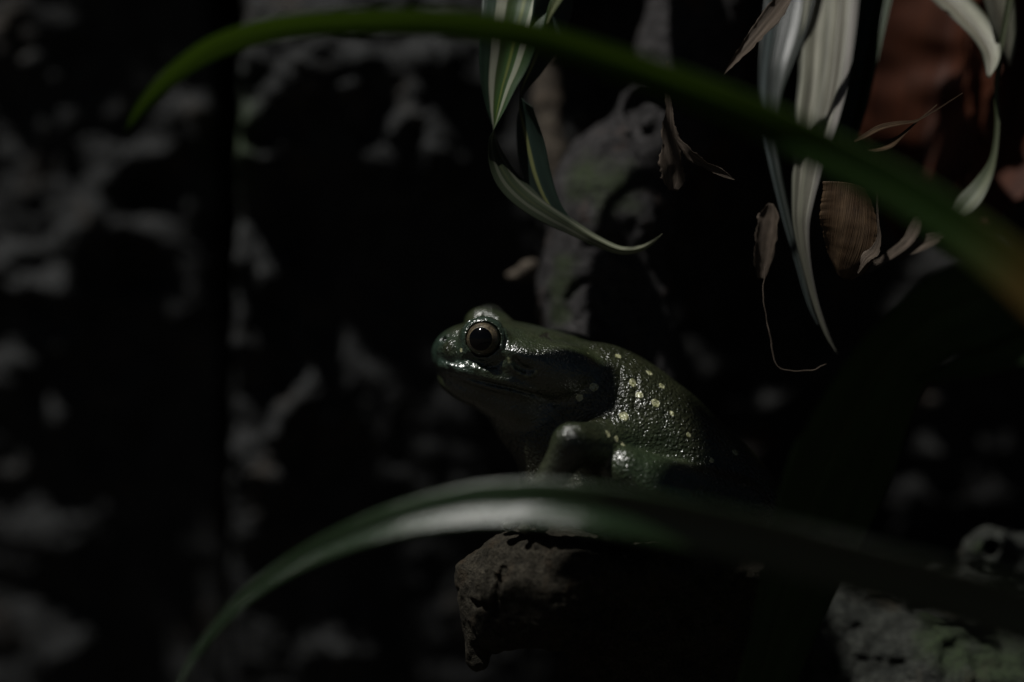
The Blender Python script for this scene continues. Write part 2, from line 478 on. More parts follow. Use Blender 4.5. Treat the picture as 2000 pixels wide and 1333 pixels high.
# ================================================================== THE FROG
def build_frog():
    r15, rr = math.radians(15), math.radians(12)
    F = np.array([-math.cos(r15), 0, math.sin(r15)]); S0 = np.array([0, -1.0, 0]); U0 = np.array([math.sin(r15), 0, math.cos(r15)])
    S = math.cos(rr) * S0 - math.sin(rr) * U0
    Uv = math.cos(rr) * U0 + math.sin(rr) * S0
    Hc = P(1000, 690, 112)
    H = lambda a, s, u: Hc + a * F + s * S + u * Uv
    hx = (F, S, Uv)
    lo, hi = [-200, -190, -470], [640, 420, 105]
    h = 3.2
    # ---- head
    g = Sculpt(lo, hi, h)
    g.ell(H(-30, 0, -8), (158, 116, 66), hx)
    g.ell(H(-45, 0, 22), (138, 117, 35), hx, 16)
    g.ell(H(66, 0, -20), (86, 76, 50), hx, 26)
    g.ell(H(98, 0, -34), (55, 62, 36), hx, 18)
    g.ell(H(10, 0, -50), (132, 116, 25), hx, 22)
    for s in (1, -1):
        g.ell(H(-118, s * 74, 4), (72, 54, 54), hx, 26)
        g.ell(H(60, s * 78, 28 if s > 0 else 24), (50, 40, 47 if s > 0 else 40), hx, 16)
        g.ell(H(40, s * 98, -34), (80, 16, 12), hx, 14)
    g.ell(H(20, 0, -82), (112, 92, 42), hx, 20)
    g.ell(H(-60, 0, -90), (110, 105, 60), hx, 25)
    # ---- body
    b = Sculpt(lo, hi, h)
    e1 = np.array([.78, 0, -.626]); e3 = np.array([.626, -.12, .78]); e3 /= np.linalg.norm(e3); e2 = np.cross(e3, e1)
    bx = (e1, e2, e3)
    b.ell(P(1264, 858, 125), (250, 152, 126), bx)
    b.ell(P(1196, 794, 120), (150, 128, 104), bx, 30)
    b.ell(P(1390, 960, 130), (170, 140, 110), bx, 40)
    b.ell(P(1085, 850, 120), (92, 100, 105), None, 40)
    b.ell(P(1018, 800, 122), (66, 66, 70), None, 40)
    b.ell(P(1180, 960, 120), (170, 135, 85), None, 40)
    for sd in (1, -1):
        dd = lambda d: 120 + sd * (d - 120)
        # fore limb: shoulder, elbow, wrist, hand
        sh, el, wr = P(1195, 880, dd(10)), P(1118, 868, dd(-130)), P(1044, 980, dd(-104))
        b.cap(sh, el, 56, 41, 55); b.cap(el, wr, 38, 24, 10)
        b.cap(wr, P(1034, 1014, dd(-66)), 24, 20, 10)
        for k, (fx, fy, fd) in enumerate(((990, 1026, -30), (992, 1030, -66), (1024, 1034, -98), (1060, 1032, -92))):
            mid = 0.5 * (P(1034, 1014, dd(-66)) + P(fx, fy, dd(fd))) + np.array([0, 0, 9.0])
            b.chain([P(1034, 1014, dd(-66)), mid, P(fx, fy, dd(fd))], [11, 8, 8], 7)
            b.ell(P(fx, fy, dd(fd)), (13, 13, 7), None, 5)
        # hind limb: hip, knee, ankle, foot
        hip, kn, an = P(1440, 1000, dd(10)), P(1222, 918, dd(-66)), P(1400, 1024, dd(-80))
        b.cap(hip, kn, 66, 44, 16); b.cap(kn, an, 42, 26, 8)
        ft = P(1290, 1040, dd(-96)); b.cap(an, ft, 24, 20, 10)
        for (fx, fy, fd) in ((1196, 1046, -70), (1180, 1048, -96), (1188, 1050, -122), (1222, 1052, -136), (1262, 1052, -134)):
            mid = 0.5 * (ft + P(fx, fy, dd(fd))) + np.array([0, 0, 8.0])
            b.chain([ft, mid, P(fx, fy, dd(fd))], [11, 8, 8], 7)
            b.ell(P(fx, fy, dd(fd)), (13, 13, 7), None, 5)
    headf = g.f.copy()
    b.noise(2.2, 60, 3, 5)
    k = 11
    g.f = smin(g.f, b.f, k)
    # ---- sockets, nostrils, mouth, ear fold, wrinkles
    ec = {1: H(61, 92, 32), -1: H(61, -92, 32)}
    ER = 34.5
    for s in (1, -1):
        g.ell(ec[s], (ER + 1.2,) * 3, None, 4, True)
    groove = [g.surf(px, py) for px, py in ((852, 718), (872, 727), (905, 737), (950, 748), (1000, 759), (1042, 771), (1082, 790))]
    lipridge = [g.surf(px, py, 3) for px, py in ((862, 713), (900, 724), (950, 735), (1000, 747), (1045, 760))]
    ear = [g.surf(px, py, 1) for px, py in ((994, 700), (997, 713), (1006, 724), (1020, 732), (1034, 735), (1043, 731), (1047, 726))]
    earin = [g.surf(px, py, -1) for px, py in ((1006, 702), (1012, 714), (1024, 722), (1036, 724))]
    fold = [g.surf(px, py) for px, py in ((893, 690), (903, 705), (922, 716), (945, 720), (968, 715), (985, 702))]
    fold2 = [g.surf(px, py) for px, py in ((905, 640), (925, 622), (946, 616), (968, 622), (984, 640), (990, 662), (986, 684))]
    lor = [g.surf(px, py, 6) for px, py in ((866, 684), (886, 684), (908, 690))]
    cheek = [g.surf(px, py, 2) for px, py in ((902, 704), (914, 714), (930, 721), (950, 726), (972, 727))]
    nos = g.surf(866, 663)
    scr = [g.surf(px, py) for px, py in ((1056, 658), (1066, 652), (1070, 650), (1067, 658), (1078, 665))]
    wr1 = [g.surf(px, py) for px, py in ((1212, 720), (1210, 745), (1206, 775), (1196, 800))]
    wr2 = [g.surf(px, py) for px, py in ((1245, 735), (1243, 765), (1238, 800))]
    brow = [g.surf(px, py) for px, py in ((890, 655), (905, 660), (912, 650), (925, 632))]
    g.chain(lipridge, 6, 9)
    g.chain(lor, [10, 17, 15], 14)
    g.chain(cheek, [4, 7, 8, 8, 5], 8)
    g.chain(groove, 3.4, 5, True)
    g.chain(earin, 4, 8, True)
    g.chain(ear, [2, 3.0, 3.4, 3.4, 3.2, 3.4, 2.4], 4)
    g.chain(fold, 2.4, 5, True)
    g.chain(fold2, 2.0, 5, True)
    g.chain(scr, 1.6, 2, True)
    for w in (wr1, wr2): g.chain(w, 2.2, 6, True)
    g.cap(nos + np.array([0, -2, 5.0]), nos + np.array([9, 2, 5.0]), 4, 3, 6)
    g.cap(nos, nos + np.array([3, 8, -1.0]), 7, 4, 4, True)
    V, Fc = g.mesh()
    hf = np.zeros(len(V))
    q = np.clip(((V - g.lo) / g.h).round().astype(int), 0, g.n - 1)
    hv = headf[q[:, 0], q[:, 1], q[:, 2]]
    gran = np.clip((hv - 3) / 10.0, 0, 1)                     # granular on the back, nearly smooth on the head
    arm = np.clip(1 - np.minimum(np.linalg.norm(V - P(1080, 900, -95), axis=1) / 110, np.linalg.norm(V - P(1260, 940, -80), axis=1) / 150), 0, 1)
    belly = np.clip(((V @ np.array([-.55, -.1, -.83])) - (P(1010, 800, 60) @ np.array([-.55, -.1, -.83]))) / 60 , 0, 1)
    root = empty('tree_frog', P(1150, 1052, 100))
    tag(root, 'glossy dark green tree frog with pale speckles on its back, sitting upright on the stump', 'frog')

    # ---- skin
    m, t, bs, out = nt('frog_skin')
    v = N(t, 'ShaderNodeTexCoord').outputs['Object']
    n1 = noise_node(t, v, 55, 4); n2 = noise_node(t, v, 9, 3); n3 = noise_node(t, v, 4, 2)
    c = ramp(t, n1.outputs['Fac'], [(0.3, (0.026, 0.038, 0.016)), (0.7, (0.038, 0.045, 0.018))]).outputs['Color']
    cb = ramp(t, n1.outputs['Fac'], [(0.3, (0.019, 0.024, 0.011)), (0.7, (0.032, 0.035, 0.016))]).outputs['Color']
    ga = attr(t, 'gran')
    c = mixc(t, ga, c, cb)
    c = mixc(t, math_n(t, 'MULTIPLY', attr(t, 'jaw'), 0.8), c, (0.025, 0.050, 0.036))
    c = mixc(t, math_n(t, 'MULTIPLY', attr(t, 'limb'), 0.8), c, (0.032, 0.056, 0.026))
    c = mixc(t, math_n(t, 'MULTIPLY', attr(t, 'belly'), 0.6), c, (0.055, 0.055, 0.035))
    sp = ramp(t, n2.outputs['Fac'], [(0.35, (0.72, 0.72, 0.72)), (0.65, (1.12, 1.12, 1.12))]).outputs['Color']
    c = mixc(t, 1.0, c, sp, 'MULTIPLY')
    # pale speckles: small irregular round marks in the skin itself
    org = P(1150, 1052, 100)
    wob = N(t, 'ShaderNodeVectorMath', operation='SCALE'); wob.inputs['Scale'].default_value = 7 * U
    sub = N(t, 'ShaderNodeVectorMath', operation='SUBTRACT'); sub.inputs[1].default_value = (0.5, 0.5, 0.5)
    nw = noise_node(t, v, 9, 2); t.links.new(nw.outputs['Color'], sub.inputs[0]); t.links.new(sub.outputs[0], wob.inputs[0])
    vw = N(t, 'ShaderNodeVectorMath', operation='ADD'); t.links.new(v, vw.inputs[0]); t.links.new(wob.outputs[0], vw.inputs[1])
    spots = [(1236, 748, 8.5), (1268, 729, 6.5), (1249, 771, 7), (1280, 788, 8.5), (1218, 814, 8.5), (1293, 755, 6.5), (1187, 848, 6.5), (1203, 857, 6.5),
             (1111, 647, 5.5), (1207, 696, 6), (1216, 868, 5), (1160, 757, 8), (1132, 777, 7), (1436, 884, 7), (1312, 808, 5), (1327, 747, 4.5), (1345, 850, 5), (901, 684, 3.2), (1390, 900, 5), (1148, 690, 2.5), (1060, 690, 2.0)]
    mask = None
    for px, py, r in spots:
        sp_ = g.surf(px, py) - org
        ds = N(t, 'ShaderNodeVectorMath', operation='DISTANCE'); t.links.new(vw.outputs[0], ds.inputs[0]); ds.inputs[1].default_value = tuple(sp_ * U)
        mr = N(t, 'ShaderNodeMapRange'); mr.inputs['From Min'].default_value = (r * 1.18) * U; mr.inputs['From Max'].default_value = (r * 0.92) * U
        t.links.new(ds.outputs['Value'], mr.inputs['Value'])
        mask = mr.outputs[0] if mask is None else math_n(t, 'MAXIMUM', mask, mr.outputs[0])
    sc_ = ramp(t, n3.outputs['Fac'], [(0.38, (0.22, 0.23, 0.08)), (0.5, (0.50, 0.50, 0.31))]).outputs['Color']
    c = mixc(t, mask, c, sc_)
    c = mixc(t, attr(t, 'scar'), c, (0.010, 0.006, 0.004))
    c = mixc(t, attr(t, 'earrim'), c, (0.45, 0.48, 0.24))
    t.links.new(c, bs.inputs['Base Color'])
    bs.inputs['Roughness'].default_value = 0.34; bs.inputs['Specular IOR Level'].default_value = 0.45
    bs.inputs['Coat Weight'].default_value = 1.0; bs.inputs['Coat IOR'].default_value = 1.85; bs.inputs['Coat Roughness'].default_value = 0.21
    cw = math_n(t, 'SUBTRACT', 1.0, math_n(t, 'MULTIPLY', math_n(t, 'MAXIMUM', ga, attr(t, 'limb')), 0.68))
    t.links.new(cw, bs.inputs['Coat Weight'])
    bs.inputs['Subsurface Weight'].default_value = 0.0
    vo = N(t, 'ShaderNodeTexVoronoi'); vo.feature = 'SMOOTH_F1'; vo.inputs['Scale'].default_value = 1 / (6.6 * U); vo.inputs['Smoothness'].default_value = 0.6
    t.links.new(vw.outputs[0], vo.inputs['Vector'])
    gr = math_n(t, 'MULTIPLY', math_n(t, 'SUBTRACT', 0.6, vo.outputs['Distance']), math_n(t, 'ADD', math_n(t, 'MULTIPLY', ga, 0.92), 0.08))
    nn = bump(t, gr, 3.4)
    vo2 = N(t, 'ShaderNodeTexVoronoi'); vo2.feature = 'SMOOTH_F1'; vo2.inputs['Scale'].default_value = 1 / (4.2 * U); t.links.new(vw.outputs[0], vo2.inputs['Vector'])
    nn = bump(t, vo2.outputs['Distance'], -1.5, 1, nn)
    nn = bump(t, n1.outputs['Fac'], 5, 1, nn)
    t.links.new(nn, bs.inputs['Normal']); t.links.new(nn, bs.inputs['Coat Normal'])

    def near(pts, r):
        d = np.full(len(V), 1e9)
        for a_, b_ in zip(pts[:-1], pts[1:]):
            ab = b_ - a_; tt = np.clip(((V - a_) @ ab) / (ab @ ab + 1e-9), 0, 1)
            d = np.minimum(d, np.linalg.norm(V - a_ - tt[:, None] * ab, axis=1))
        return np.clip((r - d) / (0.45 * r), 0, 1)
    la = (V - Hc) @ F; lu = (V - Hc) @ Uv
    jaw = np.clip((la - 20) / 60, 0, 1) * np.clip((30 - lu) / 40, 0, 1) * (1 - gran)
    ring = np.clip(1 - np.abs(np.linalg.norm(V - ec[1], axis=1) - 42) / 9, 0, 1)
    jaw = np.maximum(jaw * np.clip((lu + 66) / 14, 0, 1), ring)
    body = mesh_obj('body', V, Fc, m, root, origin=org,
                    attrs={'gran': gran * (1 - 0.55 * np.clip(arm * 2, 0, 1)), 'limb': arm, 'belly': belly * gran, 'jaw': jaw, 'scar': near(scr, 4.2) * 0.9 + near([nos, nos + np.array([3, 6, -1.0])], 6) * 0.8, 'earrim': near(ear, 4.2)})
    # ---- eyes
    me_, te, be, oe = nt('frog_iris')
    ve = N(te, 'ShaderNodeTexCoord').outputs['Object']
    a1 = noise_node(te, ve, 4.5, 5, 0.7); a2 = noise_node(te, ve, 16, 3)
    ic = ramp(te, a1.outputs['Fac'], [(0.36, (0.030, 0.022, 0.014)), (0.52, (0.12, 0.095, 0.060)), (0.68, (0.24, 0.19, 0.12))]).outputs['Color']
    ic = mixc(te, 1.0, ic, ramp(te, a2.outputs['Fac'], [(0.3, (0.6, 0.6, 0.6)), (0.7, (1.1, 1.1, 1.1))]).outputs['Color'], 'MULTIPLY')
    ic = mixc(te, attr(te, 'limbus'), ic, (0.008, 0.010, 0.006))
    ic = mixc(te, attr(te, 'inner'), ic, (0.30, 0.25, 0.12))
    te.links.new(ic, be.inputs['Base Color']); be.inputs['Roughness'].default_value = 0.30; be.inputs['Coat Weight'].default_value = 1.0; be.inputs['Coat Roughness'].default_value = 0.03
    te.links.new(bump(te, a1.outputs['Fac'], 1.0), be.inputs['Normal'])
    mp_, tp, bp, op_ = nt('frog_pupil')
    bp.inputs['Base Color'].default_value = (0.002, 0.002, 0.0022, 1); bp.inputs['Roughness'].default_value = 0.07
    bp.inputs['Specular IOR Level'].default_value = 0.5; bp.inputs['Coat Weight'].default_value = 0.0
    for s in (1, -1):
        gz = np.array([-0.20, -s * 0.97, 0.02]); gz /= np.linalg.norm(gz)
        if s < 0: gz = gz - 2 * 0 * gz
        u1 = np.cross(gz, np.array([0, 0, 1.0])); u1 /= np.linalg.norm(u1); u2 = np.cross(u1, gz)
        def dome(r, th_max, rings, seg):
            vs = [gz * r]; fs = []
            for i in range(1, rings + 1):
                th = th_max * i / rings
                for j in range(seg):
                    a = 2 * math.pi * j / seg
                    vs.append(r * (math.cos(th) * gz + math.sin(th) * (math.cos(a) * u1 + math.sin(a) * u2)))
            for j in range(seg): fs.append((0, 1 + j, 1 + (j + 1) % seg))
            for i in range(rings - 1):
                for j in range(seg):
                    p, q_ = 1 + i * seg + j, 1 + i * seg + (j + 1) % seg
                    fs.append((p, p + seg, q_ + seg, q_))
            return np.array(vs), fs
        ve_, fe = dome(ER, math.pi * 0.98, 48, 64)
        ct = np.degrees(np.arccos(np.clip((ve_ / ER) @ gz, -1, 1)))
        eye = mesh_obj('eye', ve_ + ec[s], fe, me_, root, origin=ec[s], attrs={'limbus': np.clip((ct - 63) / 8, 0, 1), 'inner': np.clip(1 - np.abs(ct - 42.5) / 2.2, 0, 1) * 0.6})
        vp, fp = dome(ER + 0.35, math.radians(41), 14, 64)
        bulge = 1.2 * np.cos(np.linspace(0, 1, 1))[0]
        mesh_obj('pupil', vp + ec[s], fp, mp_, eye, origin=ec[s])
    return root

build_frog()

# ================================================================== STUMP, ROOT, ROCKS
def carve_obj(g, name, mat, spots=(), label=None, cat=None):
    V, F = g.mesh()
    o = mesh_obj(name, V, F, mat, attrs={'moss': blobs(V, spots)})
    return tag(o, label, cat)

M_stump = rock_mat('earthy_wood', (0.032, 0.029, 0.022), (0.084, 0.074, 0.055), rust=(0.075, 0.054, 0.034), wl=26, rough=0.9, bd=7, spec=0.12)
g = Sculpt([-160, -230, -GZ - 40], [720, 480, -330], 5.0)
g.ell(P(1058, 1160, 20), (160, 150, 140), None)
g.ell(P(1250, 1108, 60), (300, 190, 70), None, 50)
g.ell(P(1295, 1185, 140), (255, 190, 150), None, 60)
g.cap(P(1310, 1260, 210), P(1230, 1560, 300), 200, 230, 60)
g.cap(P(1230, 1560, 300), P(1200, 1900, 340), 230, 300, 40)
g.ell(P(1030, 1360, 10), (110, 170, 110), None, 30, True)
g.cap(P(925, 1120, 10), P(928, 1288, 30), 44, 24, 20)
g.noise(16, 150, 3, 3); g.noise(8, 46, 4, 8, stretch=(1, 1, 1.5)); g.noise(5, 17, 3, 9, ridged=True)
for pts in (((948, 1090), (940, 1125), (932, 1170)), ((966, 1085), (958, 1130), (950, 1160)), ((985, 1110), (975, 1150), (968, 1200)), ((925, 1180), (950, 1188))):
    g.chain([g.surf(x, y, 2) for x, y in pts], 7, 6, True)
kn = [g.surf(x, y, -2) for x, y in ((1195, 1250), (1240, 1246), (1280, 1240), (1320, 1225))]
g.chain(kn, [4, 8, 9, 4], 8)
carve_obj(g, 'tree_stump', M_stump, (), 'gnarled dark brown stump under the frog, its pitted rounded end jutting left', 'stump')

M_root = rock_mat('mossy_bark', (0.034, 0.032, 0.033), (0.096, 0.090, 0.089), moss=(0.044, 0.062, 0.026), rust=(0.11, 0.060, 0.038), wl=38, rough=0.7, bd=9)
g = Sculpt([-60, 230, -420], [640, 820, 760], 5.5)
g.chain([P(1380, -60, 560), P(1345, 120, 520), P(1300, 240, 470), P(1222, 345, 440), P(1195, 420, 430), P(1182, 560, 420), P(1195, 700, 420), P(1220, 900, 440)],
        [110, 108, 100, 112, 122, 130, 140, 160], 40)
g.cap(P(1150, 330, 420), P(1110, 420, 400), 40, 40, 30)
g.noise(20, 130, 3, 21); g.noise(6, 48, 4, 25, stretch=(1, 1, 2.2)); g.noise(2.5, 18, 3, 26, ridged=True, stretch=(1, 1, 2))
def arc(cx, cy, r, a0, a1, n=9, sy=1.0): return [(cx + r * math.cos(math.radians(a0 + (a1 - a0) * i / (n - 1))), cy - sy * r * math.sin(math.radians(a0 + (a1 - a0) * i / (n - 1)))) for i in range(n)]
c1 = [g.surf(x, y) for x, y in arc(1268, 225, 34, 20, 235, sy=1.2)]; c2 = [g.surf(x, y, -4) for x, y in arc(1266, 225, 48, 30, 215, sy=1.15)]
c3 = [g.surf(x, y) for x, y in arc(1150, 605, 42, -10, 215, sy=1.3)]; c4 = [g.surf(x, y) for x, y in arc(1156, 640, 26, 10, 200, sy=1.4)]
c5 = [g.surf(x, y) for x, y in ((1150, 480), (1180, 470), (1215, 480))]
tan_ = g.surf(1262, 243)
g.chain(c2, 13, 14); g.chain(c1, 17, 10, True); g.cap(tan_, tan_ + np.array([4, 0, 6.0]), 15, 12, 8)
g.chain(c3, 9, 9, True); g.chain(c4, 9, 8, True); g.chain(c5, 8, 14, True)
carve_obj(g, 'tree_root', M_root, [(1150, 350, 330, 70), (1200, 370, 330, 75), (1170, 440, 320, 40), (1092, 560, 320, 50), (1100, 520, 320, 40), (1090, 610, 320, 38), (1150, 690, 300, 40)],
          'thick grey knotted root with green moss patches, rising behind the frog head', 'root')

M_stem = rock_mat('tan_bark', (0.09, 0.075, 0.06), (0.17, 0.14, 0.105), wl=40, rough=0.8, bd=4)
g = Sculpt([0, 480, 150], [200, 700, 950], 6)
g.chain([P(1060, -140, 620), P(1066, 60, 600), P(1070, 200, 590), P(1083, 300, 585), P(1100, 400, 580), P(1130, 470, 590)], [34, 32, 30, 28, 26, 22], 14)
g.noise(7, 60, 4, 31)
carve_obj(g, 'woody_stem', M_stem, (), 'slim upright tan woody stem just right of the hanging striped leaves', 'stem')

g = Sculpt([-60, 380, 60], [160, 560, 220], 4)
g.ell(P(1030, 526, 470), (26, 26, 17), (np.array([.8, 0, .6]), np.array([0, 1., 0]), np.array([-.6, 0, .8]))); g.ell(P(1010, 540, 480), (24, 24, 12), None, 14); g.cap(P(1040, 530, 480), P(1085, 560, 500), 14, 18, 10)
g.noise(6, 24, 4, 33)
carve_obj(g, 'bark_chip', M_stem, (), 'small tan bark chip stuck to the left side of the mossy root', 'bark')

M_mossrock = rock_mat('lichen_rock', (0.022, 0.025, 0.021), (0.074, 0.078, 0.066), moss=(0.034, 0.050, 0.022), rust=(0.10, 0.085, 0.06), wl=46, rough=0.85, bd=8)
g = Sculpt([480, 90, -GZ - 60], [1500, 760, -330], 7)
g.ell(P(1800, 1430, 430), (330, 250, 330), None)
g.ell(P(2080, 1420, 460), (330, 250, 320), None, 60)
g.ell(P(1590, 1410, 420), (200, 220, 300), None, 60)
g.noise(46, 180, 4, 41); g.noise(26, 70, 5, 45, ridged=True)
carve_obj(g, 'mossy_rock', M_mossrock, [(1860, 1260, 230, 90), (1950, 1290, 230, 110), (1610, 1290, 230, 45), (1840, 1210, 250, 60), (1690, 1170, 240, 45)],
          'rough grey rock with green lichen in the lower right corner', 'rock')
g = Sculpt([860, 240, -620], [1160, 560, -220], 5)
g.ell(P(1935, 1085, 400), (62, 60, 56), None); g.ell(P(1990, 1110, 430), (90, 80, 70), None, 30); g.ell(P(1900, 1170, 430), (100, 90, 70), None, 40)
g.noise(14, 60, 4, 51); g.noise(6, 22, 4, 53, ridged=True)
hp = g.surf(1938, 1070); g.cap(hp + np.array([0, -5, 0]), hp + np.array([4, 60, -6.0]), 21, 14, 8, True)
carve_obj(g, 'hollow_rock', M_mossrock, [(1900, 1075, 330, 40), (1930, 1110, 320, 40)], 'small greenish rock knob with a dark hole, above the lower right rock', 'rock')

# -------- rock faces behind
M_wall = rock_mat('wet_grey_rock', (0.017, 0.018, 0.018), (0.056, 0.058, 0.058), moss=(0.05, 0.075, 0.035), rust=(0.075, 0.060, 0.045), wl=70, rough=0.7, bd=8, spec=0.3)
M_dark = rock_mat('dark_rock', (0.024, 0.024, 0.024), (0.060, 0.060, 0.058), wl=110, rough=0.85, bd=9, spec=0.15)
Fl = [([(206, 398), (228, 350), (270, 312), (340, 298)], 24, 70), ([(150, 560), (145, 480), (185, 432), (232, 452), (300, 458), (345, 488), (372, 535), (390, 590)], 30, 85),
      ([(290, 530)], 58, -150), ([(310, 385)], 55, -110), ([(232, 602), (290, 585)], 24, 70), ([(330, 575), (350, 610)], 24, 55), ([(45, 562), (95, 560)], 22, 80), ([(2, 525)], 30, 75),
      ([(140, 580), (150, 600)], 26, 80), ([(80, 485)], 30, 55), ([(8, 95)], 34, 85), ([(85, 146)], 18, 55), ([(132, 175)], 22, 40), ([(115, 676), (160, 690)], 34, 65), ([(25, 758)], 32, 85),
      ([(292, 735)], 32, 50), ([(215, 824)], 26, 70), ([(110, 828)], 28, 55), ([(79, 916)], 28, 55), ([(30, 930)], 26, 55), ([(140, 1020)], 60, 40), ([(180, 1130)], 70, 45), ([(120, 1280)], 60, 40),
      ([(395, 240), (405, 300)], 16, 55), ([(378, 350), (385, 420)], 18, 45), ([(120, 240)], 40, 35), ([(50, 0)], 50, 45), ([(150, 75)], 30, 40)]
rf = rock_face('rock_face', -700, 462, -420, 1700, 1150, 0.275, 9, Fl, M_wall, amp=44, wl=150, seed=11, lit=[(210, 470, 230), (20, 120, 90), (30, 740, 150), (160, 830, 170), (60, 540, 160), (390, 270, 80), (130, 1050, 130), (110, 1280, 100)],
               turn=lambda X, Y: 900 * np.clip((X - 422) / 40, 0, 1) ** 2 - 0.16 * np.clip(300 - Y, 0, 600) * np.clip((X - 20) / 80, 0, 1))
tag(rf, 'dark pitted grey rock face with a ring shaped ridge, filling the left side', 'rock')
Fp = [([(480, 110), (600, 100), (700, 130)], 60, 55), ([(560, 200), (620, 180)], 50, 50), ([(515, 150)], 22, -60), ([(505, 238)], 24, 60), ([(520, 320), (490, 330)], 24, 75), ([(512, 288)], 16, -70), ([(485, 255), (475, 340)], 18, 55),
      ([(850, 80), (870, 130)], 34, 75), ([(780, 270), (800, 240), (840, 245), (860, 300)], 22, 45), ([(765, 240), (755, 300), (775, 370)], 18, 40), ([(458, 500), (480, 510)], 24, 95), ([(545, 540), (560, 520)], 26, 75), ([(560, 425)], 20, 40),
      ([(500, 600), (510, 720)], 40, 45), ([(465, 880), (480, 900)], 18, 65), ([(520, 930), (560, 950)], 30, 65), ([(600, 790), (560, 850)], 24, 100), ([(625, 760)], 22, 75), ([(500, 1050)], 50, 45), ([(680, 1290), (740, 1285)], 24, 65), ([(840, 1150)], 30, 45),
      ([(640, 480)], 130, -90), ([(760, 560)], 150, -90), ([(560, 1150)], 40, 40)]
rp = rock_face('standing_rock', 462, 1120, -420, 1700, 900, 0.275, 8, Fp, M_wall, skew=0.04, amp=42, wl=140, seed=23, lit=[(540, 130, 150), (700, 90, 140), (510, 530, 90), (850, 120, 110), (820, 300, 110), (500, 310, 90), (500, 660, 90), (530, 930, 120), (600, 820, 90), (720, 1290, 90)],
               turn=lambda X, Y: 700 * np.clip((480 - X) / 30, 0, 1) ** 2 + 0.25 * np.clip(X - 700, 0, 900) - 0.0 + 0.30 * np.clip(300 - Y, 0, 500), mossf=lambda X, Y: np.exp(-((X - 475) / 30) ** 2 - ((Y - 280) / 90) ** 2))
tag(rp, 'dark upright rock pillar with a straight left edge, left of the frog', 'rock')
rb = rock_face('boulder', 1060, 3100, -500, 1700, 1000, 0.36, 14, [([(1540, 770), (1500, 790)], 30, 90), ([(1530, 660)], 40, 70), ([(1400, 100)], 60, 80), ([(1820, 780)], 20, 80), ([(1790, 985), (1860, 980)], 40, 70)], M_dark, amp=60, wl=190, seed=37)
tag(rb, 'nearly black rock bank behind the plants on the right', 'rock')
M_far = rock_mat('black_rock', (0.022, 0.022, 0.022), (0.045, 0.045, 0.044), wl=160, rough=0.9, bd=10, spec=0.1)
fr = rock_face('boulder', -3200, 5200, -1600, 1800, 2300, 0.2, 60, [], M_far, amp=120, wl=500, seed=51)
tag(fr, 'black rock seen in the deep gap between the left rock face and the pillar', 'rock')

# ground
m, t, b, o = nt('dark_soil')
v = N(t, 'ShaderNodeTexCoord').outputs['Object']; n1 = noise_node(t, v, 60, 6)
t.links.new(ramp(t, n1.outputs['Fac'], [(0.3, (0.010, 0.008, 0.006)), (0.7, (0.026, 0.021, 0.015))]).outputs['Color'], b.inputs['Base Color'])
b.inputs['Roughness'].default_value = 0.95; t.links.new(bump(t, n1.outputs['Fac'], 25), b.inputs['Normal'])
nx = 70; xs = np.linspace(-1, 1, nx); xs = np.sign(xs) * (np.abs(xs) ** 3 * 300000 + np.abs(xs) * 3000)
X, Y = np.meshgrid(xs, xs); Z = -GZ + 30 * fbm(np.stack([X.ravel() / 400, Y.ravel() / 400, X.ravel() * 0], 1), 4, 61).reshape(X.shape)
V = np.stack([X, Y, Z], -1).reshape(-1, 3)
F = [(j * nx + i, j * nx + i + 1, (j + 1) * nx + i + 1, (j + 1) * nx + i) for j in range(nx - 1) for i in range(nx - 1)]
tag(mesh_obj('ground', V, F, m, origin=(0, 0, -GZ)), 'dark soil ground under the rocks', None, kind='structure')

# ================================================================== LEAVES
G1, G2 = (0.026, 0.070, 0.016), (0.045, 0.115, 0.020)
M_arch = leaf_mat('green_blade', [(0.0, (0.030, 0.075, 0.012)), (0.44, (0.045, 0.110, 0.018)), (0.5, (0.026, 0.070, 0.012)), (0.56, (0.045, 0.110, 0.018)), (1.0, (0.030, 0.075, 0.012))], 0.6, (7.2, 3.95, 6.6), 0.5, 0.4,
                  along=[(0.0, (0.05, 0.10, 0.02, 0)), (0.55, (0.05, 0.10, 0.02, 0)), (0.62, (0.13, 0.085, 0.02, 0.7)), (0.69, (0.12, 0.08, 0.02, 0.7)), (0.75, (0.05, 0.1, 0.02, 0))], spec=0.25)  # orange stretch paints the tint of a reddish glow into the leaf colour
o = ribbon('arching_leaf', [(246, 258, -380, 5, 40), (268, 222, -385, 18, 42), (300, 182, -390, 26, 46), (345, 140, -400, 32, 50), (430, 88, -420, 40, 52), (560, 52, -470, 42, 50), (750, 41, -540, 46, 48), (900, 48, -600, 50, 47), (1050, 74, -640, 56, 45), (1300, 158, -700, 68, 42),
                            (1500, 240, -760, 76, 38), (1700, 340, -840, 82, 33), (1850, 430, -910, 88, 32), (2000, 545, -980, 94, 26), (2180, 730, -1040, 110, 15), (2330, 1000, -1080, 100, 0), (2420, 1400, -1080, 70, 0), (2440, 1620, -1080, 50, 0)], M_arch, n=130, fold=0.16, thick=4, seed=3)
tag(o, 'long green leaf blade arching across the top in front of the frog', 'leaf')
M_arch2 = leaf_mat('glossy_blade', [(0.0, (0.016, 0.038, 0.010)), (0.45, (0.022, 0.048, 0.018)), (0.5, (0.012, 0.026, 0.010)), (0.56, (0.018, 0.036, 0.014)), (1.0, (0.030, 0.060, 0.022))], 0.12, (0.9, 1.2, 0.4), 0.27, 0.25, spec=0.9, sheen_bump=0.8)
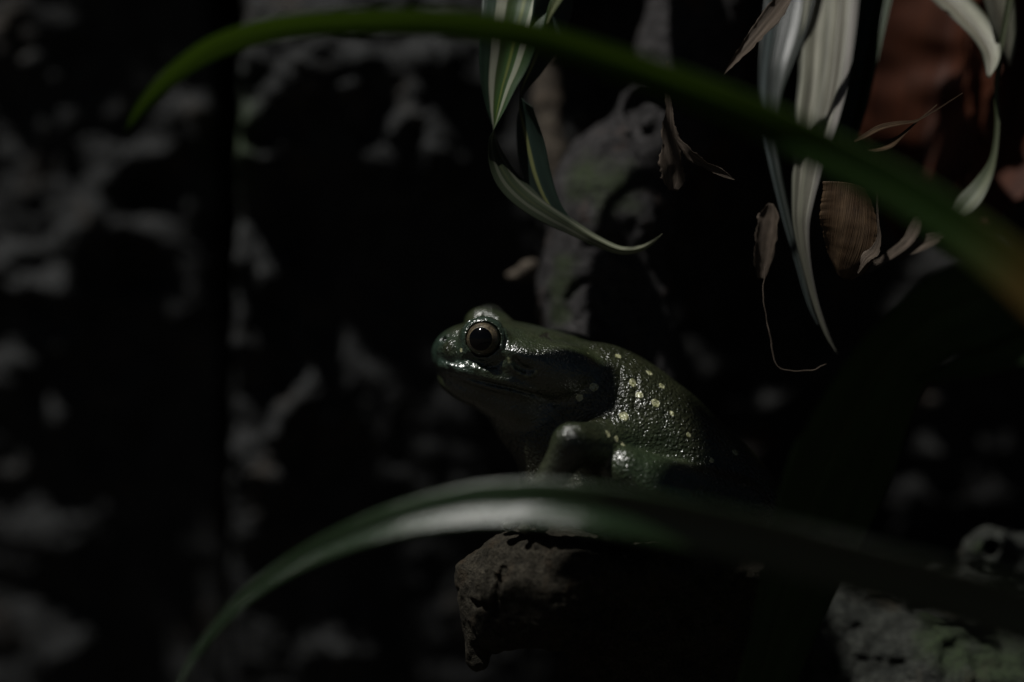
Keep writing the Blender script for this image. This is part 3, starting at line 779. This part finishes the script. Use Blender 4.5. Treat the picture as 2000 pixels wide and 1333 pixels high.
o = ribbon('arching_leaf', [(330, 1385, -370, 4, -6), (352, 1335, -375, 9, -16), (390, 1268, -385, 15, -16), (480, 1168, -420, 27, -15), (600, 1088, -480, 43, -15), (750, 1026, -555, 61, -17), (900, 992, -590, 80, -18), (1000, 984, -608, 90, -12), (1100, 986, -636, 96, 4), (1250, 1006, -710, 104, 22), (1400, 1034, -790, 106, 34),
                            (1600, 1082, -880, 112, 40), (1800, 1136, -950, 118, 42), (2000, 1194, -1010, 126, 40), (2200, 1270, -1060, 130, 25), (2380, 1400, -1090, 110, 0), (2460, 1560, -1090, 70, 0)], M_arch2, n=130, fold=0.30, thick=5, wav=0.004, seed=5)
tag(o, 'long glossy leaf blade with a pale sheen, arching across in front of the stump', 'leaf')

# --- the striped hanging plant at the top centre
M_var = leaf_mat('striped_leaf', [(0.0, (0.022, 0.050, 0.030)), (0.20, (0.024, 0.055, 0.028)), (0.225, (0.42, 0.43, 0.33)), (0.35, (0.42, 0.43, 0.33)), (0.375, (0.045, 0.075, 0.016)), (0.55, (0.030, 0.085, 0.014)), (0.60, (0.20, 0.24, 0.05)),
                                  (0.63, (0.035, 0.085, 0.016)), (0.70, (0.040, 0.10, 0.018)), (0.715, (0.42, 0.45, 0.34)), (0.80, (0.40, 0.42, 0.30)), (0.825, (0.040, 0.090, 0.020)), (1.0, (0.028, 0.065, 0.024))], 0.3, None, 0.5, 0.3,
                 along=[(0.0, (0.04, 0.05, 0.03, 0)), (0.56, (0.04, 0.05, 0.03, 0)), (0.60, (0.045, 0.052, 0.032, 0.75)), (0.80, (0.04, 0.045, 0.03, 0.8)), (0.88, (0.28, 0.29, 0.19, 0.5)), (1.0, (0.34, 0.34, 0.22, 0.75))])
M_var2 = leaf_mat('striped_leaf_dull', [(0.0, (0.025, 0.050, 0.035)), (0.42, (0.022, 0.045, 0.034)), (0.46, (0.26, 0.28, 0.11)), (0.54, (0.26, 0.28, 0.11)), (0.58, (0.020, 0.038, 0.028)), (1.0, (0.020, 0.035, 0.025))], 0.15, None, 0.5, 0.3)
M_var3 = leaf_mat('pale_leaf', [(0.0, (0.05, 0.12, 0.03)), (0.35, (0.34, 0.42, 0.15)), (0.7, (0.42, 0.46, 0.22)), (1.0, (0.07, 0.13, 0.03))], 0.4, None, 0.5, 0.25)
sp = empty('spider_plant', P(1060, -330, -210))
tag(sp, 'hanging cream striped green leaves twisting down above the frog', 'plant')
ribbon('leaf', [(1060, -330, -170, 80, 10, .3), (1044, -190, 50, 125, 5, .3), (1016, -30, 105, 140, 0, .25), (1000, 50, 68, 124, 0, .2), (985, 120, 68, 100, 5, .15), (975, 165, 68, 72, 20, .1), (969, 210, 68, 40, 50, 0), (966, 243, 68, 14, 78, 0), (964, 275, 68, 18, 110, 0), (974, 312, 68, 36, 132, .2),
                (994, 350, 68, 46, 140, .35), (1028, 384, 68, 48, 145, .4), (1072, 415, 68, 42, 150, .5), (1120, 444, 68, 30, 158, .6), (1165, 470, 68, 22, 168, .7), (1212, 489, 68, 17, 176, .7), (1250, 486, 68, 13, 180, .6), (1275, 473, 68, 8, 180, .4), (1294, 457, 68, 1, 180, .2)], M_var, sp, n=150, m=25, thick=1.6, wav=0.01, seed=4)
ribbon('leaf', [(1100, -330, -160, 60, 0), (1092, -170, 60, 80, 0), (1080, 0, 82, 78, -20), (1062, 70, 82, 66, -25), (1042, 125, 82, 44, -35), (1024, 165, 82, 20, -60), (1018, 188, 82, 10, -80), (1022, 225, 82, 34, -115), (1034, 285, 82, 54, -140), (1048, 345, 82, 54, -150), (1072, 400, 82, 42, -155), (1108, 438, 82, 24, -160), (1150, 466, 82, 13, -165), (1195, 487, 82, 8, -170), (1228, 494, 82, 3, -175)], M_var2, sp, n=120, m=17, fold=0.25, thick=1.6, seed=6)
ribbon('leaf', [(1150, -330, -65, 26, 0), (1128, -100, -75, 30, -10), (1098, -20, -85, 24, -10), (1082, 10, -89, 20, -12), (1072, 32, -91, 12, -20), (1066, 52, -93, 2, -20)], M_var3, sp, n=50, m=11, fold=0.2, thick=1.6, seed=8)
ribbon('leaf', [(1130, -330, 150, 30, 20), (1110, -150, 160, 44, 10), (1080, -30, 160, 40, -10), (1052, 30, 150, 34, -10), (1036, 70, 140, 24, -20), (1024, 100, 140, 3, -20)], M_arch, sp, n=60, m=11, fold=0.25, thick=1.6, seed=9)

# --- the drooping plant at the top right
dp = empty('drooping_plant', P(2080, -330, 300))
tag(dp, 'drooping pale streaked broad leaves in the top right corner', 'plant')
M_drp2 = leaf_mat('dark_leaf_painted_sheen', [(0.0, (0.020, 0.030, 0.026)), (0.10, (0.16, 0.19, 0.19)), (0.2, (0.016, 0.024, 0.020)), (0.5, (0.030, 0.040, 0.034)), (0.66, (0.13, 0.14, 0.13)), (0.76, (0.030, 0.036, 0.030)), (1.0, (0.020, 0.028, 0.022))], 0.1, None, 0.4, 0.6, veins=22, spec=0.5)  # pale bluish bands paint a sheen into the leaf colour
M_drp3 = leaf_mat('dim_green_leaf', [(0.0, (0.030, 0.050, 0.022)), (0.5, (0.022, 0.042, 0.014)), (0.85, (0.030, 0.052, 0.018)), (1.0, (0.05, 0.07, 0.04))], 0.15, None, 0.45, 0.5, veins=20, spec=0.4)
M_drp = leaf_mat('pale_streaked_leaf', [(0.0, (0.05, 0.055, 0.045)), (0.08, (0.22, 0.22, 0.17)), (0.30, (0.34, 0.33, 0.26)), (0.42, (0.20, 0.20, 0.15)), (0.55, (0.36, 0.35, 0.28)), (0.66, (0.17, 0.16, 0.13)), (0.80, (0.40, 0.39, 0.33)), (0.90, (0.26, 0.24, 0.22)), (1.0, (0.10, 0.10, 0.09))], 0.15, None, 0.55, 0.65, veins=30, spec=0.25)
ribbon('leaf', [(1830, -330, 360, 14, 10), (1730, -260, 350, 30, 15), (1660, -170, 325, 84, 20), (1632, -60, 285, 104, 24), (1620, 60, 215, 106, 26), (1612, 150, 170, 98, 26), (1596, 240, 130, 84, 24), (1580, 320, 104, 62, 22), (1568, 400, 92, 42, 22), (1566, 450, 92, 30, 22), (1576, 520, 98, 18, 24), (1593, 590, 106, 12, 25), (1614, 650, 114, 9, 30), (1636, 692, 120, 2, 30)], M_drp, dp, n=150, m=41, fold=0.15, curl=0.2, thick=2, wav=0.02, pleat=0.05, np_=3.0, seed=12)
ribbon('leaf', [(1800, -330, 420, 14, 10), (1690, -270, 400, 30, 15), (1600, -170, 370, 80, 20), (1562, -50, 310, 92, 24), (1542, 50, 260, 84, 28), (1522, 130, 225, 62, 30), (1510, 200, 205, 40, 35), (1508, 270, 190, 26, 30), (1518, 340, 176, 20, 25), (1538, 430, 160, 16, 20), (1556, 500, 150, 12, 20), (1580, 590, 140, 8, 20), (1600, 640, 140, 2, 20)], M_drp2, dp, n=130, m=31, fold=0.4, curl=0.3, thick=2, wav=0.025, pleat=0.05, np_=2.0, seed=13)
ribbon('leaf', [(1850, -330, 460, 14, 10), (1790, -250, 440, 40, 10), (1735, -120, 400, 72, 12), (1702, 10, 330, 74, 14), (1686, 110, 275, 62, 14), (1668, 210, 230, 50, 10), (1646, 300, 195, 34, 10), (1622, 380, 170, 20, 10), (1600, 440, 155, 3, 10)], M_drp3, dp, n=100, m=21, fold=0.4, curl=0.2, thick=2, wav=0.02, pleat=0.03, seed=17)
M_pale = leaf_mat('bleached_leaf', [(0.0, (0.05, 0.055, 0.035)), (0.2, (0.38, 0.37, 0.29)), (0.5, (0.27, 0.25, 0.19)), (0.8, (0.46, 0.46, 0.35)), (1.0, (0.08, 0.09, 0.05))], 0.2, None, 0.45, 0.5, veins=40)
ribbon('leaf', [(1700, -300, 420, 60, -20), (1760, -120, 340, 70, -25), (1830, -25, 270, 66, -30), (1876, 22, 235, 62, -32), (1912, 62, 205, 58, -32), (1932, 96, 180, 46, -20), (1936, 124, 166, 28, 10), (1930, 152, 155, 6, 20)], M_pale, dp, n=70, m=15, fold=0.4, thick=2, seed=14)
ribbon('leaf', [(1900, -300, 230, 60, -20), (1930, -100, 210, 70, -20), (1952, 20, 200, 66, -30), (1966, 80, 205, 40, -30), (1972, 130, 210, 4, -30)], M_pale, dp, n=60, m=13, fold=0.3, thick=2, seed=15)
M_dull = leaf_mat('dull_green_leaf', [(0.0, (0.05, 0.06, 0.02)), (0.4, (0.10, 0.13, 0.06)), (0.6, (0.20, 0.22, 0.13)), (1.0, (0.06, 0.07, 0.03))], 0.2, None, 0.5, 0.4, veins=30)
ribbon('leaf', [(2010, -200, 200, 16, 0), (1965, 40, 190, 14, 0), (1946, 160, 190, 9, 10), (1948, 240, 186, 10, 10), (1940, 310, 180, 14, 20), (1918, 360, 172, 30, 30), (1890, 398, 160, 40, 32), (1862, 428, 146, 24, 30), (1830, 455, 145, 3, 15)], M_dull, dp, n=80, m=11, fold=0.3, thick=2, seed=16)

# --- dead leaves, and added leaf shapes standing in for a reddish reflection
def dry(name, c1, c2, trans=0.2, veins=45):
    return leaf_mat(name, [(0.0, c2), (0.12, c1), (0.35, c2), (0.5, c1), (0.7, c2), (0.88, c1), (1.0, c2)], trans, None, 0.65, 0.55, veins=veins, spec=0.25, sheen_bump=2.5)
M_dry = dry('dry_leaf', (0.15, 0.115, 0.085), (0.23, 0.18, 0.14)); M_dry2 = dry('brown_leaf', (0.09, 0.052, 0.026), (0.15, 0.095, 0.052)); M_refl = dry('reddish_reflection_leaf', (0.060, 0.016, 0.006), (0.095, 0.027, 0.010), 0.1)  # the reddish one colours made-up leaf shapes that replace a reflection
def dead(label, rows, mat, **k):
    return tag(ribbon('dead_or_reflection_leaf', rows, mat, **k), label, 'leaf')
dead('small torn pinkish brown dead leaf hanging above the frog, right of the knotted root', [(1304, 120, 10, 3, 0), (1304, 175, 5, 8, 10), (1307, 225, 0, 14, 10), (1306, 265, -4, 30, -5), (1312, 305, -6, 46, -15), (1316, 345, 0, 44, -20), (1312, 372, 5, 22, -20)], M_dry, n=60, m=15, curl=0.3, ragged=0.35, wav=0.03, seed=21)
dead('thin curled scrap of brown dead leaf pointing right, beside the torn one', [(1318, 268, -4, 3, 0), (1338, 290, -6, 14, 20), (1352, 306, -4, 16, 30), (1385, 326, 0, 13, 20), (1408, 338, 2, 14, 10), (1436, 352, 4, 2, 0)], M_dry, n=50, m=11, curl=0.4, ragged=0.3, seed=22)
dead('frayed pale brown dead leaf slanting down left of the streaked leaf', [(1760, -300, 110, 20, 0), (1650, -160, 80, 34, 0), (1580, -60, 60, 40, 0), (1535, -5, 50, 36, 10), (1492, 50, 40, 32, 15), (1460, 90, 30, 26, 15), (1432, 122, 26, 16, 10), (1414, 146, 24, 2, 10)], M_dry, n=60, m=15, curl=0.5, ragged=0.3, wav=0.03, seed=23)
dead('broad rolled brown dead leaf just below the long arching leaf', [(1664, 362, 30, 96, -35), (1664, 400, 20, 110, -20), (1662, 440, 12, 114, 0), (1656, 480, 16, 104, 20), (1648, 515, 30, 74, 35), (1644, 540, 44, 30, 45)], M_dry2, n=70, m=21, curl=-0.45, ragged=0.05, wav=0.004, seed=24)
dead('thin tan dead leaf strip with a twisted pointed tip, beside the rolled brown leaf', [(1712, 350, 0, 4, 0), (1714, 420, 0, 4, 0), (1717, 462, 0, 7, 20), (1708, 490, 0, 17, 30), (1692, 505, -2, 15, 40), (1684, 518, -2, 9, 20), (1674, 536, 0, 2, 0)], M_dry, n=60, m=11, curl=0.4, ragged=0.3, seed=25)
dead('thin golden brown dead leaf strip crossing right above the arching leaf', [(1668, 277, 0, 3, -20), (1690, 266, -2, 9, -30), (1720, 250, -4, 11, -35), (1755, 242, -4, 9, -30), (1790, 236, -2, 4, -20), (1830, 214, 0, 3, 0), (1880, 182, 6, 2, 0)], M_dry2, n=60, m=9, fold=0.5, seed=26)
dead('brown dead leaf scrap folded below the golden strip', [(1694, 292, 4, 4, -20), (1712, 290, 2, 16, -30), (1738, 282, 0, 18, -30), (1758, 268, 0, 9, -30), (1785, 243, 0, 4, -20), (1830, 205, 4, 2, -10)], M_dry2, n=60, m=9, fold=0.3, seed=27)
dead('faint narrow brown dead leaf hanging left of the streaked leaf tip', [(1506, 398, 90, 10, 10), (1502, 420, 90, 36, 10), (1496, 460, 90, 44, 0), (1490, 505, 92, 38, -10), (1486, 545, 96, 14, -10)], M_dry, n=50, m=13, curl=0.5, ragged=0.15, seed=28)
dead('pale forked dead leaf half hidden under the arching leaf', [(1694, 532, 60, 6, 0), (1730, 505, 90, 16, -10), (1770, 474, 120, 20, -15), (1790, 440, 140, 22, -20), (1794, 420, 150, 12, -20)], M_dry, n=50, m=11, fold=0.3, seed=29)
dead('pale blunt dead leaf pointing right under the arching leaf', [(1706, 512, 90, 5, 0), (1745, 500, 110, 14, -10), (1790, 482, 130, 26, -20), (1826, 464, 150, 24, -25), (1846, 456, 160, 6, -25)], M_dry, n=50, m=11, fold=0.3, seed=30)
dead('broad reddish brown leaf shape added in place of a reflection, behind the drooping plant', [(1880, -260, 620, 160, 30), (1860, -60, 590, 240, 30), (1830, 120, 560, 270, 25), (1800, 280, 540, 230, 15), (1770, 400, 530, 130, 0), (1750, 470, 530, 16, 0)], M_refl, n=80, m=31, fold=0.5, curl=0.35, ragged=0.12, wav=0.05, thick=3, seed=31)  # added shape, stands in for a soft reddish reflection
dead('reddish brown leaf shape added in place of a reflection, at the right edge behind the drooping plant', [(2060, -160, 620, 160, -10), (2010, 30, 560, 230, -10), (1980, 180, 500, 250, -10), (1955, 300, 460, 180, -20), (1915, 400, 430, 80, -20), (1880, 450, 420, 10, -20)], M_refl, n=80, m=31, fold=0.4, curl=0.3, ragged=0.12, wav=0.05, thick=3, seed=32)

# --- thread-like roots
o = strand('aerial_root', [(1496, 520, 40, 1.2), (1490, 570, 40, 1.5), (1499, 625, 42, 1.3), (1508, 680, 44, 1.9), (1518, 716, 46, 1.4), (1545, 724, 48, 1.2), (1580, 724, 50, 1.4), (1614, 712, 54, 1.0)], M_dry)
tag(o, 'thread thin pale root hanging and hooking right, right of the frog', 'root')

# --- dark broad leaves at the right, in shade
M_shade = leaf_mat('deep_green_leaf', [(0.0, (0.030, 0.060, 0.018)), (0.48, (0.040, 0.075, 0.022)), (0.5, (0.06, 0.09, 0.035)), (0.52, (0.040, 0.075, 0.022)), (1.0, (0.030, 0.060, 0.018))], 0.12, None, 0.6, 0.3, spec=0.2)
o = ribbon('broad_leaf', [(1400, 1620, -160, 90, 45), (1445, 1480, -170, 110, 45), (1492, 1330, -190, 125, 46), (1548, 1150, -215, 165, 46), (1592, 1020, -240, 205, 44), (1640, 890, -265, 220, 40), (1715, 740, -305, 170, 30), (1790, 655, -340, 150, 20), (1880, 600, -380, 170, 5), (2010, 575, -420, 130, 0), (2120, 620, -440, 60, 0), (2160, 660, -445, 5, 0)], M_shade, n=110, m=17, fold=0.25, thick=4, seed=41)
tag(o, 'broad deep green leaf in shade, rising right of the frog', 'leaf')
o = ribbon('broad_leaf', [(1790, 745, -300, 4, -20), (1850, 728, -330, 30, -25), (1920, 706, -370, 54, -30), (2000, 676, -410, 70, -30), (2100, 650, -450, 80, -25), (2260, 720, -480, 80, -10), (2380, 1000, -500, 70, 0), (2440, 1500, -500, 50, 0)], M_shade, n=90, m=13, fold=0.25, thick=4, seed=42)
tag(o, 'narrow dim grey green leaf reaching in from the right edge at mid height', 'leaf')

# ================================================================== ADDED SHADE LEAVES (out of frame, overhead): placed and shaped to cast shade
Z0 = 900.0
def added_shade_leaf(parent, rows, mat, seed):
    ribbon('leaf', [(x, y, Z0 + dz, w_, r) for x, y, dz, w_, r in rows], mat, parent, n=70, m=11, fold=0.12, thick=4, seed=seed, space=True)  # unseen blade added to cast shade, no visible part of the plant
H1 = 1500.0; q1 = 0.348 * H1
added_shade_leaf(sp, [(50, -205, 96, 20, 0), (-120, -260, 560, 24, 0), (40 - q1, -190 - q1, H1, 40, 0), (44 - q1, -260 - q1, H1, 110, 0), (44 - q1, -340 - q1, H1, 130, 0), (30 - q1, -450 - q1, H1, 120, 0), (20 - q1, -520 - q1, H1, 10, 0)], M_shade, 67)
added_shade_leaf(sp, [(50, -205, 96, 14, 0), (90, -150, 120, 16, 0), (90, -330, 90, 40, 0), (30, -440, 60, 120, 0), (-50, -500, 40, 120, 0), (-120, -570, 20, 112, 0), (-210, -588, 0, 104, 0), (-330, -586, 0, 74, 0), (-390, -586, -30, 10, 0)], M_shade, 61)
added_shade_leaf(sp, [(50, -205, 96, 20, 0), (160, 90, 110, 70, 0), (190, 190, 90, 100, 0), (210, 270, 60, 10, 0)], M_shade, 62)
added_shade_leaf(dp, [(1120, 280, 140, 40, 0), (1060, -200, 160, 160, 0), (820, -560, 120, 220, 0), (430, -690, 60, 230, 0), (220, -680, 30, 220, 0), (80, -620, 0, 20, 0)], M_shade, 63)
added_shade_leaf(sp, [(50, -205, 96, 20, 0), (210, 200, 120, 90, 0), (290, 330, 90, 130, 0), (315, 500, 60, 10, 0)], M_shade, 66)
added_shade_leaf(dp, [(1120, 280, 140, 40, 0), (1100, 640, 160, 200, 0), (860, 860, 120, 320, 0), (500, 800, 60, 380, 0), (180, 740, 30, 260, 0), (-20, 740, 0, 10, 0)], M_shade, 64)
# added oval leaf, out of view, shaped to shade the frog's neck
Lk = np.array([-0.31, -0.31, 0.89])
ribbon('leaf', [(-132, -300, Z0, 4, 0), (-150, -322, Z0, 50, 0), (-186, -348, Z0 + 3, 94, 0), (-245, -362, Z0 + 3, 98, 0), (-295, -356, Z0, 76, 0), (-330, -346, Z0, 52, 0), (-366, -340, Z0 - 6, 6, 0)], M_shade, sp, n=50, m=11, fold=0.1, thick=3, seed=65, space=True)  # unseen leaf added to cast shade, no visible part of the plant
# ================================================================== CAMERA, LIGHT, WORLD
Ld = np.array([-0.31, -0.31, 0.89]); Ld /= np.linalg.norm(Ld)
sun = bpy.data.lights.new('sun', 'SUN'); sun.energy = 2.8; sun.angle = math.radians(1.2); sun.color = (1.0, 0.98, 0.94)
so = link(bpy.data.objects.new('sun', sun)); so.rotation_euler = Vector(tuple(Ld)).to_track_quat('Z', 'Y').to_euler(); so.location = (0, 0, 1)
w = bpy.data.worlds.new('World'); scene.world = w; w.use_nodes = True
wt = w.node_tree; bg = wt.nodes['Background']
sky = wt.nodes.new('ShaderNodeTexSky'); sky.sky_type = 'NISHITA'; sky.sun_disc = False
sky.sun_elevation = math.asin(Ld[2]); sky.sun_rotation = math.atan2(Ld[0], Ld[1])
wt.links.new(sky.outputs[0], bg.inputs['Color']); bg.inputs['Strength'].default_value = 0.0055
cam = bpy.data.cameras.new('camera'); co = link(bpy.data.objects.new('camera', cam))
co.location = (0, -D * U, 0); co.rotation_euler = (math.radians(90), 0, 0)
cam.lens = 100; cam.sensor_width = 36; cam.clip_start = 0.01; cam.clip_end = 200
cam.dof.use_dof = True; cam.dof.focus_distance = D * U; cam.dof.aperture_fstop = 3.4
scene.camera = co
scene.view_settings.view_transform = 'Standard'; scene.view_settings.look = 'None'
scene.view_settings.exposure = 0; scene.view_settings.gamma = 1
scene.cycles.use_denoising = True
scene.cycles.max_bounces = 5; scene.cycles.diffuse_bounces = 2; scene.cycles.sample_clamp_indirect = 3
